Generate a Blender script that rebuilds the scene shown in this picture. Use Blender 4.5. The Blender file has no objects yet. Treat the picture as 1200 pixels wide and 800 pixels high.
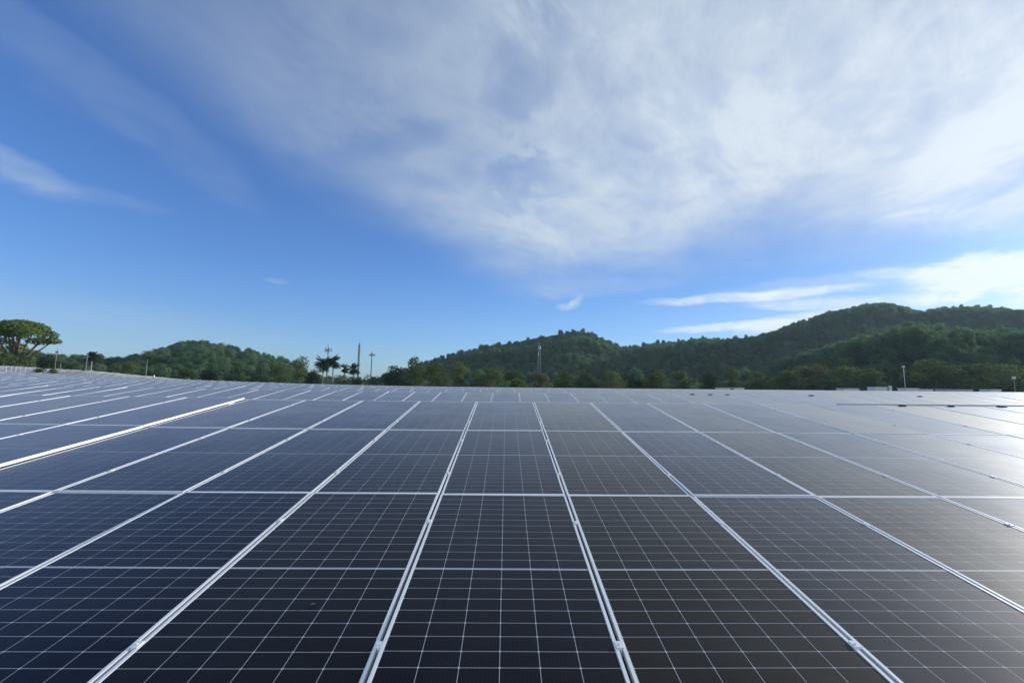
import bpy, bmesh, math, random
import numpy as np
from mathutils import Vector, Matrix

R = math.radians
rng = random.Random(7)
nrg = np.random.default_rng(11)
scene = bpy.context.scene
COL = scene.collection

# ------------------------------------------------------------------ camera
EYE = Vector((0.0, 0.0, 7.5))
F_PX, PITCH, ROLL, YAW = 477.3, math.atan(55 / 515), R(-0.534), R(0.766)
cy_, sy_, cp_, sp_, cr_, sr_ = (math.cos(YAW), math.sin(YAW), math.cos(PITCH), math.sin(PITCH), math.cos(ROLL), math.sin(ROLL))
_r0 = Vector((cy_, -sy_, 0)); _u0 = Vector((-sy_ * sp_, -cy_ * sp_, cp_)); CF = Vector((sy_ * cp_, cy_ * cp_, sp_))
CR = _r0 * cr_ - _u0 * sr_
CU = _r0 * sr_ + _u0 * cr_
cam_d = bpy.data.cameras.new("camera")
cam_d.sensor_width = 36.0
cam_d.lens = 36.0 * F_PX / 1200.0
cam_d.clip_start = 0.05
cam_d.clip_end = 20000
cam = bpy.data.objects.new("camera", cam_d)
COL.objects.link(cam)
m = Matrix((CR, CU, -CF)).transposed().to_4x4()
m.translation = EYE
cam.matrix_world = m
scene.camera = cam


def ray(px, py):
    """direction of a point of the 1200x800 photograph"""
    return (CF * F_PX + CR * (px - 600) + CU * (400 - py)).normalized()


def at(px, py, d):
    """the world point at forward distance d seen at that spot"""
    v = ray(px, py)
    return EYE + v * (d / v.y)


# ------------------------------------------------------------------ light
SUN_AZ, SUN_EL = R(61), R(12.5)          # clockwise from +Y, above the horizon
SUN_DIR = Vector((math.sin(SUN_AZ) * math.cos(SUN_EL), math.cos(SUN_AZ) * math.cos(SUN_EL), math.sin(SUN_EL)))
scene.view_settings.view_transform = 'Standard'
scene.view_settings.look = 'None'
scene.view_settings.gamma = 1.0
scene.view_settings.use_curve_mapping = False
scene.view_settings.exposure = 0.0
sun_d = bpy.data.lights.new("sun", 'SUN')
sun_d.energy = 5.0
sun_d.angle = R(0.53)
sun_d.color = (1.0, 0.965, 0.92)
sun = bpy.data.objects.new("sun", sun_d)
COL.objects.link(sun)
sun.rotation_euler = (-SUN_DIR).to_track_quat('-Z', 'Y').to_euler()
sun.location = EYE + SUN_DIR * 300
scene.cycles.max_bounces = 6
scene.cycles.diffuse_bounces = 2
scene.cycles.glossy_bounces = 3
scene.cycles.transparent_max_bounces = 8
scene.cycles.volume_bounces = 0
scene.cycles.sample_clamp_indirect = 4.0
scene.cycles.use_denoising = True
scene.cycles.volume_step_rate = 5


# ------------------------------------------------------------------ node helpers
class N:
    """small expression builder over shader nodes"""
    def __init__(self, nt):
        self.nt = nt

    def node(self, t, **kw):
        n = self.nt.nodes.new(t)
        for k, v in kw.items():
            setattr(n, k, v)
        return n

    def link(self, a, b):
        self.nt.links.new(a, b)

    def put(self, sock, v):
        if isinstance(v, bpy.types.NodeSocket):
            self.nt.links.new(v, sock)
        else:
            sock.default_value = v

    def m(self, op, a, b=None, c=None, clamp=False):
        n = self.node('ShaderNodeMath', operation=op)
        n.use_clamp = clamp
        self.put(n.inputs[0], a)
        if b is not None:
            self.put(n.inputs[1], b)
        if c is not None:
            self.put(n.inputs[2], c)
        return n.outputs[0]

    def add(self, a, b): return self.m('ADD', a, b)
    def sub(self, a, b): return self.m('SUBTRACT', a, b)
    def mul(self, a, b): return self.m('MULTIPLY', a, b)
    def div(self, a, b): return self.m('DIVIDE', a, b)
    def lt(self, a, b): return self.m('LESS_THAN', a, b)
    def gt(self, a, b): return self.m('GREATER_THAN', a, b)
    def mn(self, a, b): return self.m('MINIMUM', a, b)
    def mx(self, a, b): return self.m('MAXIMUM', a, b)

    def smooth(self, v, lo, hi):
        n = self.node('ShaderNodeMapRange', interpolation_type='SMOOTHSTEP')
        self.put(n.inputs[0], v)
        self.put(n.inputs[1], lo)
        self.put(n.inputs[2], hi)
        return n.outputs[0]

    def xyz(self, x, y, z):
        n = self.node('ShaderNodeCombineXYZ')
        self.put(n.inputs[0], x); self.put(n.inputs[1], y); self.put(n.inputs[2], z)
        return n.outputs[0]

    def noise(self, vec, scale, detail=4, rough=0.55, dist=0.0, out=0):
        n = self.node('ShaderNodeTexNoise')
        if vec is not None:
            self.link(vec, n.inputs['Vector'])
        n.inputs['Scale'].default_value = scale
        n.inputs['Detail'].default_value = detail
        n.inputs['Roughness'].default_value = rough
        n.inputs['Distortion'].default_value = dist
        return n.outputs[out]

    def mix(self, f, a, b):
        n = self.node('ShaderNodeMix', data_type='RGBA')
        self.put(n.inputs[0], f)
        self.put(n.inputs[6], a if isinstance(a, bpy.types.NodeSocket) else (*a, 1.0))
        self.put(n.inputs[7], b if isinstance(b, bpy.types.NodeSocket) else (*b, 1.0))
        return n.outputs[2]

    def scale_col(self, col, f):
        n = self.node('ShaderNodeVectorMath', operation='SCALE')
        self.put(n.inputs[0], col)
        self.put(n.inputs[3], f)
        return n.outputs[0]

    def curve(self, v, pts):
        n = self.node('ShaderNodeFloatCurve')
        c = n.mapping.curves[0]
        pts = sorted(pts)
        while len(c.points) < len(pts):
            c.points.new(0.5, 0.5)
        for p, (x, y) in zip(c.points, pts):
            p.location = (x, y)
        n.mapping.update()
        self.put(n.inputs['Value'], v)
        return n.outputs[0]


# ------------------------------------------------------------------ world: sky with cirrus
world = bpy.data.worlds.new("World")
scene.world = world
world.use_nodes = True
wt = world.node_tree
wt.nodes.clear()
w = N(wt)
SKY_STRENGTH = 0.145
sky = w.node('ShaderNodeTexSky', sky_type='NISHITA')
sky.sun_disc = False
sky.sun_elevation = SUN_EL
sky.sun_rotation = SUN_AZ
sky.altitude = 0
sky.air_density = 1.0
sky.dust_density = 0.35
sky.ozone_density = 1.6
tc = w.node('ShaderNodeTexCoord')
sep = w.node('ShaderNodeSeparateXYZ')
w.link(tc.outputs['Generated'], sep.inputs[0])
dx, dy, dz = sep.outputs
az = w.m('ARCTAN2', dx, dy)
el = w.m('ARCSINE', dz)
elpos = w.mx(dz, 0.0)
inv = w.add(elpos, 0.16)
px_, py_ = w.div(dx, inv), w.div(dy, inv)


def azel(px, py):
    v = ray(px, py)
    return math.atan2(v.x, v.y), math.asin(v.z)


AZR = R(90)
az01 = w.m('DIVIDE', w.add(az, AZR), 2 * AZR, clamp=True)


def azel_curve(pts, lo_pt, hi_pt):
    out = [lo_pt]
    for px, py in pts:
        a, e = azel(px, py)
        out.append(((a + AZR) / (2 * AZR), e / R(90)))
    out.append(hi_pt)
    return out


# stretched, rotated cloud-plane coordinates for streaks
ang = R(-40)
ca, sa = math.cos(ang), math.sin(ang)
sx_ = w.add(w.mul(px_, ca), w.mul(py_, sa))
sy2 = w.add(w.mul(px_, -sa), w.mul(py_, ca))
pl = w.xyz(px_, py_, 0.0)
st = w.xyz(w.mul(sx_, 1.25), w.mul(sy2, 0.75), 0.0)
n_warp = w.noise(pl, 1.1, 5, 0.55)
n_soft = w.noise(pl, 0.9, 3, 0.5, 0.3)
n_str = w.noise(st, 1.9, 8, 0.62, 0.8)
n_fine = w.noise(st, 6.5, 6, 0.6, 0.5)
bound = w.curve(az01, azel_curve([(0, -160), (100, 10), (270, 165), (420, 248), (520, 295), (600, 330), (720, 328),
                                  (850, 296), (1000, 286), (1100, 266), (1200, 234)], (0, 1.0), (1, 0.30)))
el01 = w.div(el, R(90))
d_el = w.sub(w.add(el01, w.mul(w.sub(n_warp, 0.5), 0.10)), bound)
base = w.smooth(d_el, -0.04, 0.085)
behind = w.smooth(dy, .1, -.4)  # unseen cloud cover behind the camera, added to whiten the ambient light


def az_curve(pts):
    return w.curve(az01, [((R(a) + AZR) / (2 * AZR), v) for a, v in pts])


dens = az_curve([(-90, .05), (-50, .17), (-30, .42), (-15, .60), (0, .76), (12, .95), (25, 1.0), (45, .98), (60, .98), (90, 0.95)])
n_puff = w.noise(pl, 4.5, 9, .62, 1.4)
tex = w.add(w.mul(w.smooth(n_str, .34, .66), .42), w.mul(w.smooth(n_fine, .36, .66), .16))
tex = w.add(tex, w.mul(w.smooth(n_puff, .34, .68), .18))
tex = w.add(tex, w.mul(w.smooth(n_soft, .34, .66), .26))
fringe = w.mul(w.smooth(d_el, .0, .045), w.smooth(d_el, .16, .05))
cl = w.mul(w.mul(base, dens), w.add(w.add(w.mul(tex, 0.74), 0.44), w.mul(fringe, .12)))
cl = w.add(cl, w.mul(w.smooth(el01, .17, .0), .20))


def blob(px, py, rx, ry, amp, tilt=0.0, warp=0.35):
    a0, e0 = azel(px, py)
    wa = w.mul(w.sub(n_warp, .5), warp * rx)
    wb = w.mul(w.sub(n_str, .5), warp * 2 * ry)
    da = w.add(w.sub(az, a0), wa)
    de = w.add(w.sub(el, e0), wb)
    t = math.tan(R(tilt))
    de = w.sub(de, w.mul(da, t))
    u = w.div(da, rx); v = w.div(de, ry)
    q = w.add(w.mul(u, u), w.mul(v, v))
    return w.mul(w.smooth(q, 1.0, 0.0), amp)


# blue holes in the veil
hole = w.add(blob(618, 30, R(9), R(8), .38, 0, 3.2), blob(628, 205, R(9), R(4), .34, 0, 3.4))
hole = w.add(hole, blob(455, 170, R(12), R(3), .3, 24, 2.0))
cl = w.mul(cl, w.sub(1.0, w.mn(hole, .9)))
ex = blob(1180, 322, R(9), R(3.0), 1.5, 4, 1.2)
for b in ((870, 348, 15, .8, .95, -1.0, .9), (985, 356, 12, 1.0, .8, -6.0, .9), (850, 383, 9, .7, 1.0, 2, .8), (930, 378, 8, 1.2, 1.1, 6, .8), (667, 359, 2.2, .6, .62, 4, 1.8), (676, 353, 1.4, .6, .55, 24, 1.8), (1060, 322, 5, .9, .5, -10, 1.2),
          (-10, 186, 7, 2.0, .42, -14, 1.2), (105, 226, 7, 1.0, .14, 0, 1.0), (325, 329, 1.8, .45, .28, 0, 1.0), (980, 330, 14, 1.2, .3, 0, 1.2), (690, 338, 16, 1.6, .22, 2, 1.0),
          (120, 110, 16, 4, .16, -24, 1.0), (1165, 195, 11, 6, .5, 10, 1.0), (60, 385, 26, 4.2, .2, 0, .5)):
    ex = w.add(ex, blob(b[0], b[1], R(b[2]), R(b[3]), b[4], b[5], b[6]))
cl = w.m('ADD', cl, w.mul(ex, w.add(w.mul(w.smooth(w.add(w.mul(n_str, .5), w.mul(n_puff, .5)), .28, .72), .70), .32)), clamp=True)
cl = w.mn(w.mx(cl, w.mul(behind, .85)), .96)
# cloud brightness: whiter towards the sun
dot = w.add(w.add(w.mul(dx, SUN_DIR.x), w.mul(dy, SUN_DIR.y)), w.mul(dz, SUN_DIR.z))
gl = w.m('POWER', w.mx(dot, 0.0), 2.5)
CLOUD_K = 5.0
bright = w.mul(w.add(w.mul(gl, .40), .92), CLOUD_K)
bright = w.mul(bright, w.add(w.mul(n_soft, .3), .85))
bright = w.mul(bright, w.add(1.0, w.mul(w.m('MINIMUM', ex, 1.0), .12)))
ccol = w.scale_col(w.mix(gl, (.76, .91, 1.07), (.88, .96, 1.03)), bright)
# the blue itself: deepened a little, as the phone's picture shows it
tint = w.node('ShaderNodeVectorMath', operation='MULTIPLY')
w.link(sky.outputs[0], tint.inputs[0])
tint.inputs[1].default_value = (.50, .84, 1.48)
tint2 = w.scale_col(tint.outputs[0], w.sub(1.0, w.mul(w.m('POWER', w.mx(dot, 0.0), 2.0), .42)))
wc = w.mix(cl, tint2, ccol)
bg = w.node('ShaderNodeBackground')
w.link(wc, bg.inputs['Color'])
bg.inputs['Strength'].default_value = SKY_STRENGTH
wo = w.node('ShaderNodeOutputWorld')
w.link(bg.outputs[0], wo.inputs['Surface'])


# ------------------------------------------------------------------ materials
def new_mat(name):
    mt = bpy.data.materials.new(name)
    mt.use_nodes = True
    nt = mt.node_tree
    b = nt.nodes['Principled BSDF']
    return mt, N(nt), b


def plain(name, col, rough=.6, metal=0.0, var=.12, scale=3.0, coord='Object', spec=.4):
    mt, n, b = new_mat(name)
    t = n.node('ShaderNodeTexCoord')
    k = n.noise(t.outputs[coord], scale, 5, .6)
    f = n.add(n.mul(n.sub(k, .5), 2 * var * 1.6), 1.0)
    c = n.node('ShaderNodeRGB'); c.outputs[0].default_value = (*col, 1)
    n.link(n.scale_col(c.outputs[0], f), b.inputs['Base Color'])
    b.inputs['Roughness'].default_value = rough
    b.inputs['Metallic'].default_value = metal
    b.inputs['Specular IOR Level'].default_value = spec
    return mt


M_ALU = plain('anodised_aluminium', (.84, .84, .84), .42, .1, .04, 6)
M_ZINC = plain('zinc_sheet', (.42, .44, .46), .45, .4, .15, 2)
M_ROOF = plain('pale_roof_sheet', (.36, .37, .38), .5, .2, .14, .7)
M_WALL = plain('cream_wall', (.55, .54, .5), .85, 0, .1, .4)
M_WHITE = plain('white_paint', (.66, .66, .64), .55, 0, .06, 1.2)
M_GREYP = plain('grey_paint', (.42, .43, .43), .6, 0, .1, 1.0)
M_BLACK = plain('black_plastic', (.012, .012, .013), .55, 0, .1, 8)
M_CONC = plain('weathered_concrete', (.52, .50, .47), .9, 0, .25, .8)
M_BROWN = plain('brown_blockwork', (.20, .15, .11), .9, 0, .25, .7)
M_STEEL = plain('galvanised_steel', (.50, .51, .52), .45, .5, .1, 2)
M_DARKSTEEL = plain('dark_steel', (.10, .105, .11), .5, .3, .1, 2)
M_RED = plain('faded_red_paint', (.42, .10, .08), .6, 0, .1, 2)
M_DOOR = plain('dark_door', (.03, .03, .035), .5, 0, .1, 2)
M_BARK = plain('bark', (.13, .10, .075), .95, 0, .35, 2.5)
M_PALEBARK = plain('pale_bark', (.30, .27, .22), .95, 0, .25, 2.5)
M_LEAFDRY = plain('dry_leaf', (.07, .06, .045), .8, 0, .2, 30)


def glass_mat():
    mt, n, b = new_mat('solar_laminate')
    uv = n.node('ShaderNodeUVMap'); uv.uv_map = 'cells'
    s = n.node('ShaderNodeSeparateXYZ'); n.link(uv.outputs[0], s.inputs[0])
    u, v = s.outputs[0], s.outputs[1]                    # metres from the laminate's centre
    CW, CG = .1800, .0030
    P = CW + CG
    au = n.m('ABSOLUTE', u)
    # columns: 6 cells, the centre line is a gap
    fu = n.m('FLOORED_MODULO', u, P)
    eu = n.mn(fu, n.sub(P, fu))                           # distance to the nearest gap centre
    in_u = n.mul(n.gt(eu, CG / 2), n.lt(au, 3 * P - CG / 2))
    # rows: two halves of 12 half cells
    HC, HG, MID = .0898, .0026, .0085
    PV = HC + HG
    av = n.m('ABSOLUTE', v)
    rv = n.sub(av, MID - HG / 2)
    fv = n.m('FLOORED_MODULO', rv, PV)
    ev = n.mn(fv, n.sub(PV, fv))
    in_v = n.mul(n.mul(n.gt(ev, HG / 2), n.gt(rv, HG / 2)), n.lt(rv, 12 * PV - HG / 2))
    # bevelled cell corners
    dia = n.gt(n.add(eu, ev), .0078)
    cell = n.mul(n.mul(in_u, in_v), dia)
    # busbars: 10 thin lines per cell
    BP = P / 10
    fb = n.m('FLOORED_MODULO', n.add(fu, BP / 2), BP)
    bus = n.lt(n.m('ABSOLUTE', n.sub(fb, BP / 2)), .00055)
    oi = n.node('ShaderNodeObjectInfo')
    sc_ = n.node('ShaderNodeSeparateColor'); n.link(oi.outputs['Color'], sc_.inputs[0])
    rnd = sc_.outputs[0]
    # per-cell shade
    wn = n.node('ShaderNodeTexWhiteNoise', noise_dimensions='3D')
    n.link(n.xyz(n.m('FLOOR', n.div(u, P)), n.m('FLOOR', n.div(v, PV)), n.mul(rnd, 50)), wn.inputs['Vector'])
    navy = n.mix(n.smooth(rnd, .1, .9), (.0006, .0006, .0045), (.0028, .0026, .0022))
    navy = n.scale_col(navy, n.add(n.mul(wn.outputs[0], .5), .75))
    ccol = n.mix(n.mul(bus, .8), navy, (.022, .024, .030))
    tco = n.node('ShaderNodeTexCoord')
    gn = n.node('ShaderNodeNewGeometry')
    back = (.40, .42, .45)
    col = n.mix(cell, back, ccol)
    # dust: a thin film, thicker along the lower frame and in runs
    d1 = n.noise(gn.outputs['Position'], 1.3, 6, .6)
    d2 = n.noise(gn.outputs['Position'], 11, 5, .65)
    low = n.smooth(v, -.95, -1.13)
    film = n.add(n.mul(n.smooth(d1, .3, .75), .005), n.add(n.mul(low, n.mul(d2, .07)), .0004))
    spots = n.mul(n.smooth(n.noise(gn.outputs['Position'], 42, 2, .5), .74, .80), .10)
    film = n.m('ADD', film, spots, clamp=True)
    col = n.mix(film, col, (.34, .32, .29))
    n.link(col, b.inputs['Base Color'])
    b.inputs['IOR'].default_value = 1.45
    n.link(n.add(.16, n.mul(d1, .12)), b.inputs['Roughness'])
    n.link(n.mix(rnd, (.10, .11, .20), (.18, .16, .13)), b.inputs['Specular Tint'])
    b.inputs['Specular IOR Level'].default_value = .50
    # rolled solar glass is never quite flat
    bp = n.node('ShaderNodeBump'); bp.inputs['Strength'].default_value = .12; bp.inputs['Distance'].default_value = .004
    n.link(n.noise(gn.outputs['Position'], 1.7, 2, .5), bp.inputs['Height'])
    n.link(bp.outputs[0], b.inputs['Normal'])
    # part of the textured, slightly dusty glass scatters light forward in a wide lobe
    b2 = n.node('ShaderNodeBsdfPrincipled')
    n.link(col, b2.inputs['Base Color'])
    b2.inputs['IOR'].default_value = 1.55
    n.link(n.add(.56, n.mul(d1, .14)), b2.inputs['Roughness'])
    n.link(n.mix(rnd, (.07, .08, .14), (.14, .13, .11)), b2.inputs['Specular Tint'])
    n.link(bp.outputs[0], b2.inputs['Normal'])
    ms = n.node('ShaderNodeMixShader')
    n.link(n.add(.22, n.mul(n.smooth(d1, .3, .75), .10)), ms.inputs[0])
    n.link(b.outputs[0], ms.inputs[1]); n.link(b2.outputs[0], ms.inputs[2])
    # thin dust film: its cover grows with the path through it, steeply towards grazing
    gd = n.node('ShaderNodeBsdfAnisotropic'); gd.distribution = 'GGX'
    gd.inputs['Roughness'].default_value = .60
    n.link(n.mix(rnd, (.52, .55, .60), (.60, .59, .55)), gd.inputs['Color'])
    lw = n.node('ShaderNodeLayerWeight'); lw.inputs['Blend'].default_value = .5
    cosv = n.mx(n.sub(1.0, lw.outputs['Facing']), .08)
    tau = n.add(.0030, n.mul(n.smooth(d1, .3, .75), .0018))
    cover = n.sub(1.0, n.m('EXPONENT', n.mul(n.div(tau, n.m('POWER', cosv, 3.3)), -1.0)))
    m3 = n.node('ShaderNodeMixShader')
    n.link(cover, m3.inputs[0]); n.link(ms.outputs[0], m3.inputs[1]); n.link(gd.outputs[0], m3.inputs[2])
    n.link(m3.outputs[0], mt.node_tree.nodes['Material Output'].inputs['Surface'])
    return mt


M_GLASS = glass_mat()


def leaf_mat(name, dark, light, var=.35, trans=.22):
    """foliage; tint varies from tree to tree and from clump to clump"""
    mt, n, b = new_mat(name)
    nt = mt.node_tree
    oi = n.node('ShaderNodeObjectInfo')
    at_ = n.node('ShaderNodeAttribute'); at_.attribute_name = 'clump'
    f = n.add(n.mul(oi.outputs['Random'], .62), n.mul(at_.outputs['Fac'], .38))
    col = n.mix(f, dark, light)
    b.inputs['Roughness'].default_value = .8
    b.inputs['Specular IOR Level'].default_value = .05
    n.link(col, b.inputs['Base Color'])
    tr = n.node('ShaderNodeBsdfTranslucent'); n.link(n.scale_col(col, 1.25), tr.inputs['Color'])
    mx = n.node('ShaderNodeMixShader'); mx.inputs[0].default_value = trans
    n.link(b.outputs[0], mx.inputs[1]); n.link(tr.outputs[0], mx.inputs[2])
    n.link(mx.outputs[0], nt.nodes['Material Output'].inputs['Surface'])
    return mt


M_LEAF = leaf_mat('leaves_mid_green', (.055, .095, .030), (.115, .150, .048), trans=.35)
M_LEAFOLIVE = leaf_mat('leaves_olive', (.072, .112, .036), (.135, .172, .060), trans=.3)
M_LEAFDARK = leaf_mat('leaves_dark_green', (.028, .050, .024), (.055, .080, .034))
M_LEAFTAN = leaf_mat('leaves_dry_tan', (.12, .115, .058), (.17, .16, .085))
M_LEAFBIG = leaf_mat('leaves_sunny_green', (.060, .110, .022), (.135, .185, .042), trans=.35)
M_PALM = leaf_mat('palm_fronds', (.016, .030, .016), (.032, .050, .022))
M_FOREST = leaf_mat('forest_leaves', (.050, .120, .056), (.150, .225, .095), trans=.40)


def ground_mat():
    mt, n, b = new_mat('scrub_ground')
    g = n.node('ShaderNodeNewGeometry')
    k = n.noise(g.outputs['Position'], .05, 8, .65)
    k2 = n.noise(g.outputs['Position'], .9, 6, .65)
    c = n.mix(n.smooth(k, .4, .62), (.055, .070, .028), (.15, .12, .075))
    c = n.scale_col(c, n.add(.6, n.mul(k2, .8)))
    n.link(c, b.inputs['Base Color'])
    b.inputs['Roughness'].default_value = .95
    return mt


def hill_mat():
    mt, n, b = new_mat('forest_floor')
    g = n.node('ShaderNodeNewGeometry')
    k = n.noise(g.outputs['Position'], .12, 8, .65)
    c = n.mix(k, (.020, .034, .016), (.055, .065, .030))
    n.link(c, b.inputs['Base Color'])
    b.inputs['Roughness'].default_value = .95
    return mt


M_GROUND = ground_mat()
M_HILL = hill_mat()


# ------------------------------------------------------------------ object helpers
def thing(name, label, cat, loc=(0, 0, 0), group=None):
    o = bpy.data.objects.new(name, None)
    o.empty_display_size = .2
    COL.objects.link(o)
    o.location = loc
    o['label'] = label; o['category'] = cat
    if group:
        o['group'] = group
    return o


def tag(o, label, cat, group=None):
    o['label'] = label; o['category'] = cat
    if group:
        o['group'] = group
    return o


def link_mesh(name, me, parent=None, loc=None):
    o = bpy.data.objects.new(name, me)
    COL.objects.link(o)
    if parent is not None:
        o.parent = parent
    if loc is not None:
        o.location = loc
    return o


class MB:
    """collects boxes, tubes and faces; build() links them as one mesh object"""
    def __init__(self):
        self.bm = bmesh.new()

    def box(self, x0, x1, y0, y1, z0, z1, mi=0):
        vs = [self.bm.verts.new(p) for p in ((x0, y0, z0), (x1, y0, z0), (x1, y1, z0), (x0, y1, z0),
                                             (x0, y0, z1), (x1, y0, z1), (x1, y1, z1), (x0, y1, z1))]
        for f in ((0, 3, 2, 1), (4, 5, 6, 7), (0, 1, 5, 4), (1, 2, 6, 5), (2, 3, 7, 6), (3, 0, 4, 7)):
            fc = self.bm.faces.new([vs[i] for i in f]); fc.material_index = mi
        return vs

    def tube(self, pts, rad, n=8, caps=True):
        pts = [Vector(p) for p in pts]
        if not hasattr(rad, '__len__'):
            rad = [rad] * len(pts)
        rings = []
        for i, p in enumerate(pts):
            t = (pts[min(i + 1, len(pts) - 1)] - pts[max(i - 1, 0)]).normalized()
            a = t.orthogonal().normalized() if i == 0 else (self._a - t * self._a.dot(t)).normalized()
            self._a = a
            b = t.cross(a)
            rings.append([self.bm.verts.new(p + (a * math.cos(k * 2 * math.pi / n) + b * math.sin(k * 2 * math.pi / n)) * rad[i]) for k in range(n)])
        for r0, r1 in zip(rings, rings[1:]):
            for k in range(n):
                f = self.bm.faces.new((r0[k], r0[(k + 1) % n], r1[(k + 1) % n], r1[k])); f.smooth = True
        if caps:
            self.bm.faces.new(rings[0][::-1]); self.bm.faces.new(rings[-1])

    def sphere(self, c, r, sz=1.0):
        res = bmesh.ops.create_uvsphere(self.bm, u_segments=12, v_segments=8, radius=r)
        for v in res['verts']:
            v.co = Vector((v.co.x, v.co.y, v.co.z * sz)) + Vector(c)

    def bevel(self, off):
        bmesh.ops.bevel(self.bm, geom=list(self.bm.edges), offset=off, segments=1, affect='EDGES')

    def build(self, name, mat, parent=None, loc=None):
        me = bpy.data.meshes.new(name)
        self.bm.normal_update()
        self.bm.to_mesh(me); self.bm.free()
        for mm in (mat if isinstance(mat, (list, tuple)) else [mat]):
            me.materials.append(mm)
        return link_mesh(name, me, parent, loc)


def raw_mesh(name, verts, faces4, mat, attr=None, smooth=False):
    me = bpy.data.meshes.new(name)
    V = np.asarray(verts, np.float32); Fq = np.asarray(faces4, np.int32)
    me.vertices.add(len(V)); me.vertices.foreach_set('co', V.ravel())
    me.loops.add(Fq.size); me.loops.foreach_set('vertex_index', Fq.ravel())
    me.polygons.add(len(Fq))
    me.polygons.foreach_set('loop_start', np.arange(0, Fq.size, 4, dtype=np.int32))
    me.polygons.foreach_set('loop_total', np.full(len(Fq), 4, np.int32))
    if attr is not None:
        a = me.attributes.new('clump', 'FLOAT', 'FACE'); a.data.foreach_set('value', np.asarray(attr, np.float32))
    if smooth:
        me.polygons.foreach_set('use_smooth', np.ones(len(Fq), bool))
    me.materials.append(mat)
    me.update(); me.validate()
    return me


# ------------------------------------------------------------------ setting: ground and hills
g = MB()
vs = [g.bm.verts.new(p) for p in ((-6000, -3000, 0), (6000, -3000, 0), (6000, 9000, 0), (-6000, 9000, 0))]
g.bm.faces.new(vs)
go = g.build('ground', M_GROUND); go['kind'] = 'structure'


def interp(pts, x):
    xs = [p[0] for p in pts]; ys = [p[1] for p in pts]
    return float(np.interp(x, xs, ys))


SKY_LEFT = [(-260, 420), (-100, 406), (0, 406), (40, 409), (60, 411), (100, 414), (150, 416), (165, 413), (180, 409), (200, 404), (215, 400), (230, 399), (250, 401),
            (275, 406), (290, 409), (303, 414), (320, 419), (335, 424), (350, 431), (380, 440), (420, 448)]
SKY_MAIN = [(400, 446), (440, 440), (470, 432), (490, 425), (505, 422), (520, 417), (540, 411), (560, 407), (580, 403), (600, 404), (620, 402), (640, 400), (655, 396), (670, 392), (683, 389),
            (695, 393), (705, 396), (715, 400), (725, 404), (732, 405), (745, 403), (760, 401), (775, 399), (800, 396), (820, 393), (850, 394), (870, 393), (890, 390),
            (905, 386), (920, 380), (935, 375), (950, 371), (965, 364), (980, 361), (1000, 356), (1015, 353), (1030, 352), (1045, 353), (1060, 357), (1075, 362), (1090, 359),
            (1105, 358), (1125, 357), (1150, 356), (1175, 358), (1200, 360), (1300, 368), (1450, 400)]
SKY_SPUR = [(800, 452), (860, 440), (900, 426), (940, 412), (970, 403), (1000, 394), (1020, 388), (1045, 382), (1075, 378), (1112, 380), (1140, 384), (1162, 383), (1200, 384), (1300, 392), (1450, 410)]


def smooth_noise(nx, ny, seed):
    r = np.random.default_rng(seed)
    out = np.zeros((nx, ny))
    for f, a in ((4, 1.0), (9, .55), (19, .3)):
        gx = r.normal(size=(f + 2, f + 2))
        X = np.linspace(0, f, nx)[:, None] * np.ones((1, ny)); Y = np.linspace(0, f, ny)[None] * np.ones((nx, 1))
        xi, yi = X.astype(int), Y.astype(int)
        fx, fy = X - xi, Y - yi
        fx = fx * fx * (3 - 2 * fx); fy = fy * fy * (3 - 2 * fy)
        out += a * ((gx[xi, yi] * (1 - fx) + gx[xi + 1, yi] * fx) * (1 - fy) + (gx[xi, yi + 1] * (1 - fx) + gx[xi + 1, yi + 1] * fx) * fy)
    return out


def hill(sky_pts, d0f, d1f, seed, tree_h, power=.8, amp=5.0):
    """a ridge of terrain: its crest follows the skyline at its own distance, its foot lies on the ground plane"""
    x0, x1 = sky_pts[0][0], sky_pts[-1][0]
    nx, ny = int((x1 - x0) / 6) + 1, 64
    nz = smooth_noise(nx, ny, seed)
    pos = np.zeros((nx, ny, 3))
    for i in range(nx):
        px = x0 + (x1 - x0) * i / (nx - 1)
        v = ray(px, interp(sky_pts, px))
        hd = math.hypot(v.x, v.y)
        d0, d1 = d0f(px), d1f(px)
        zc = EYE.z + v.z / hd * d1 - tree_h
        for j in range(ny):
            t = j / (ny - 1) * 1.7
            d = d0 + (d1 - d0) * t
            if t <= 1:
                pr = math.sin(t * math.pi / 2) ** (1 / power)
            else:
                pr = 1 - (t - 1) ** 2 * 1.1
            k = min(1, t * 3) * (1 - .85 * math.exp(-((t - 1) / .12) ** 2))
            z = max(zc, 0) * pr + amp * nz[i, j] * k * min(1, max(zc, 0) / 25)
            if 0.1 < t < .95:                      # never above the line of sight to the crest
                lim = EYE.z + (zc + tree_h - EYE.z) / d1 * d - tree_h - 1.5
                z = min(z, max(lim, zc * pr * .6))
            pos[i, j] = (v.x / hd * d, v.y / hd * d, z - .5)
    idx = np.arange(nx * ny).reshape(nx, ny)
    quads = np.stack([idx[:-1, :-1], idx[1:, :-1], idx[1:, 1:], idx[:-1, 1:]], -1).reshape(-1, 4)
    o = link_mesh('hill', raw_mesh('hill', pos.reshape(-1, 3), quads, M_HILL, smooth=True))
    o['kind'] = 'structure'
    return pos


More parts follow.
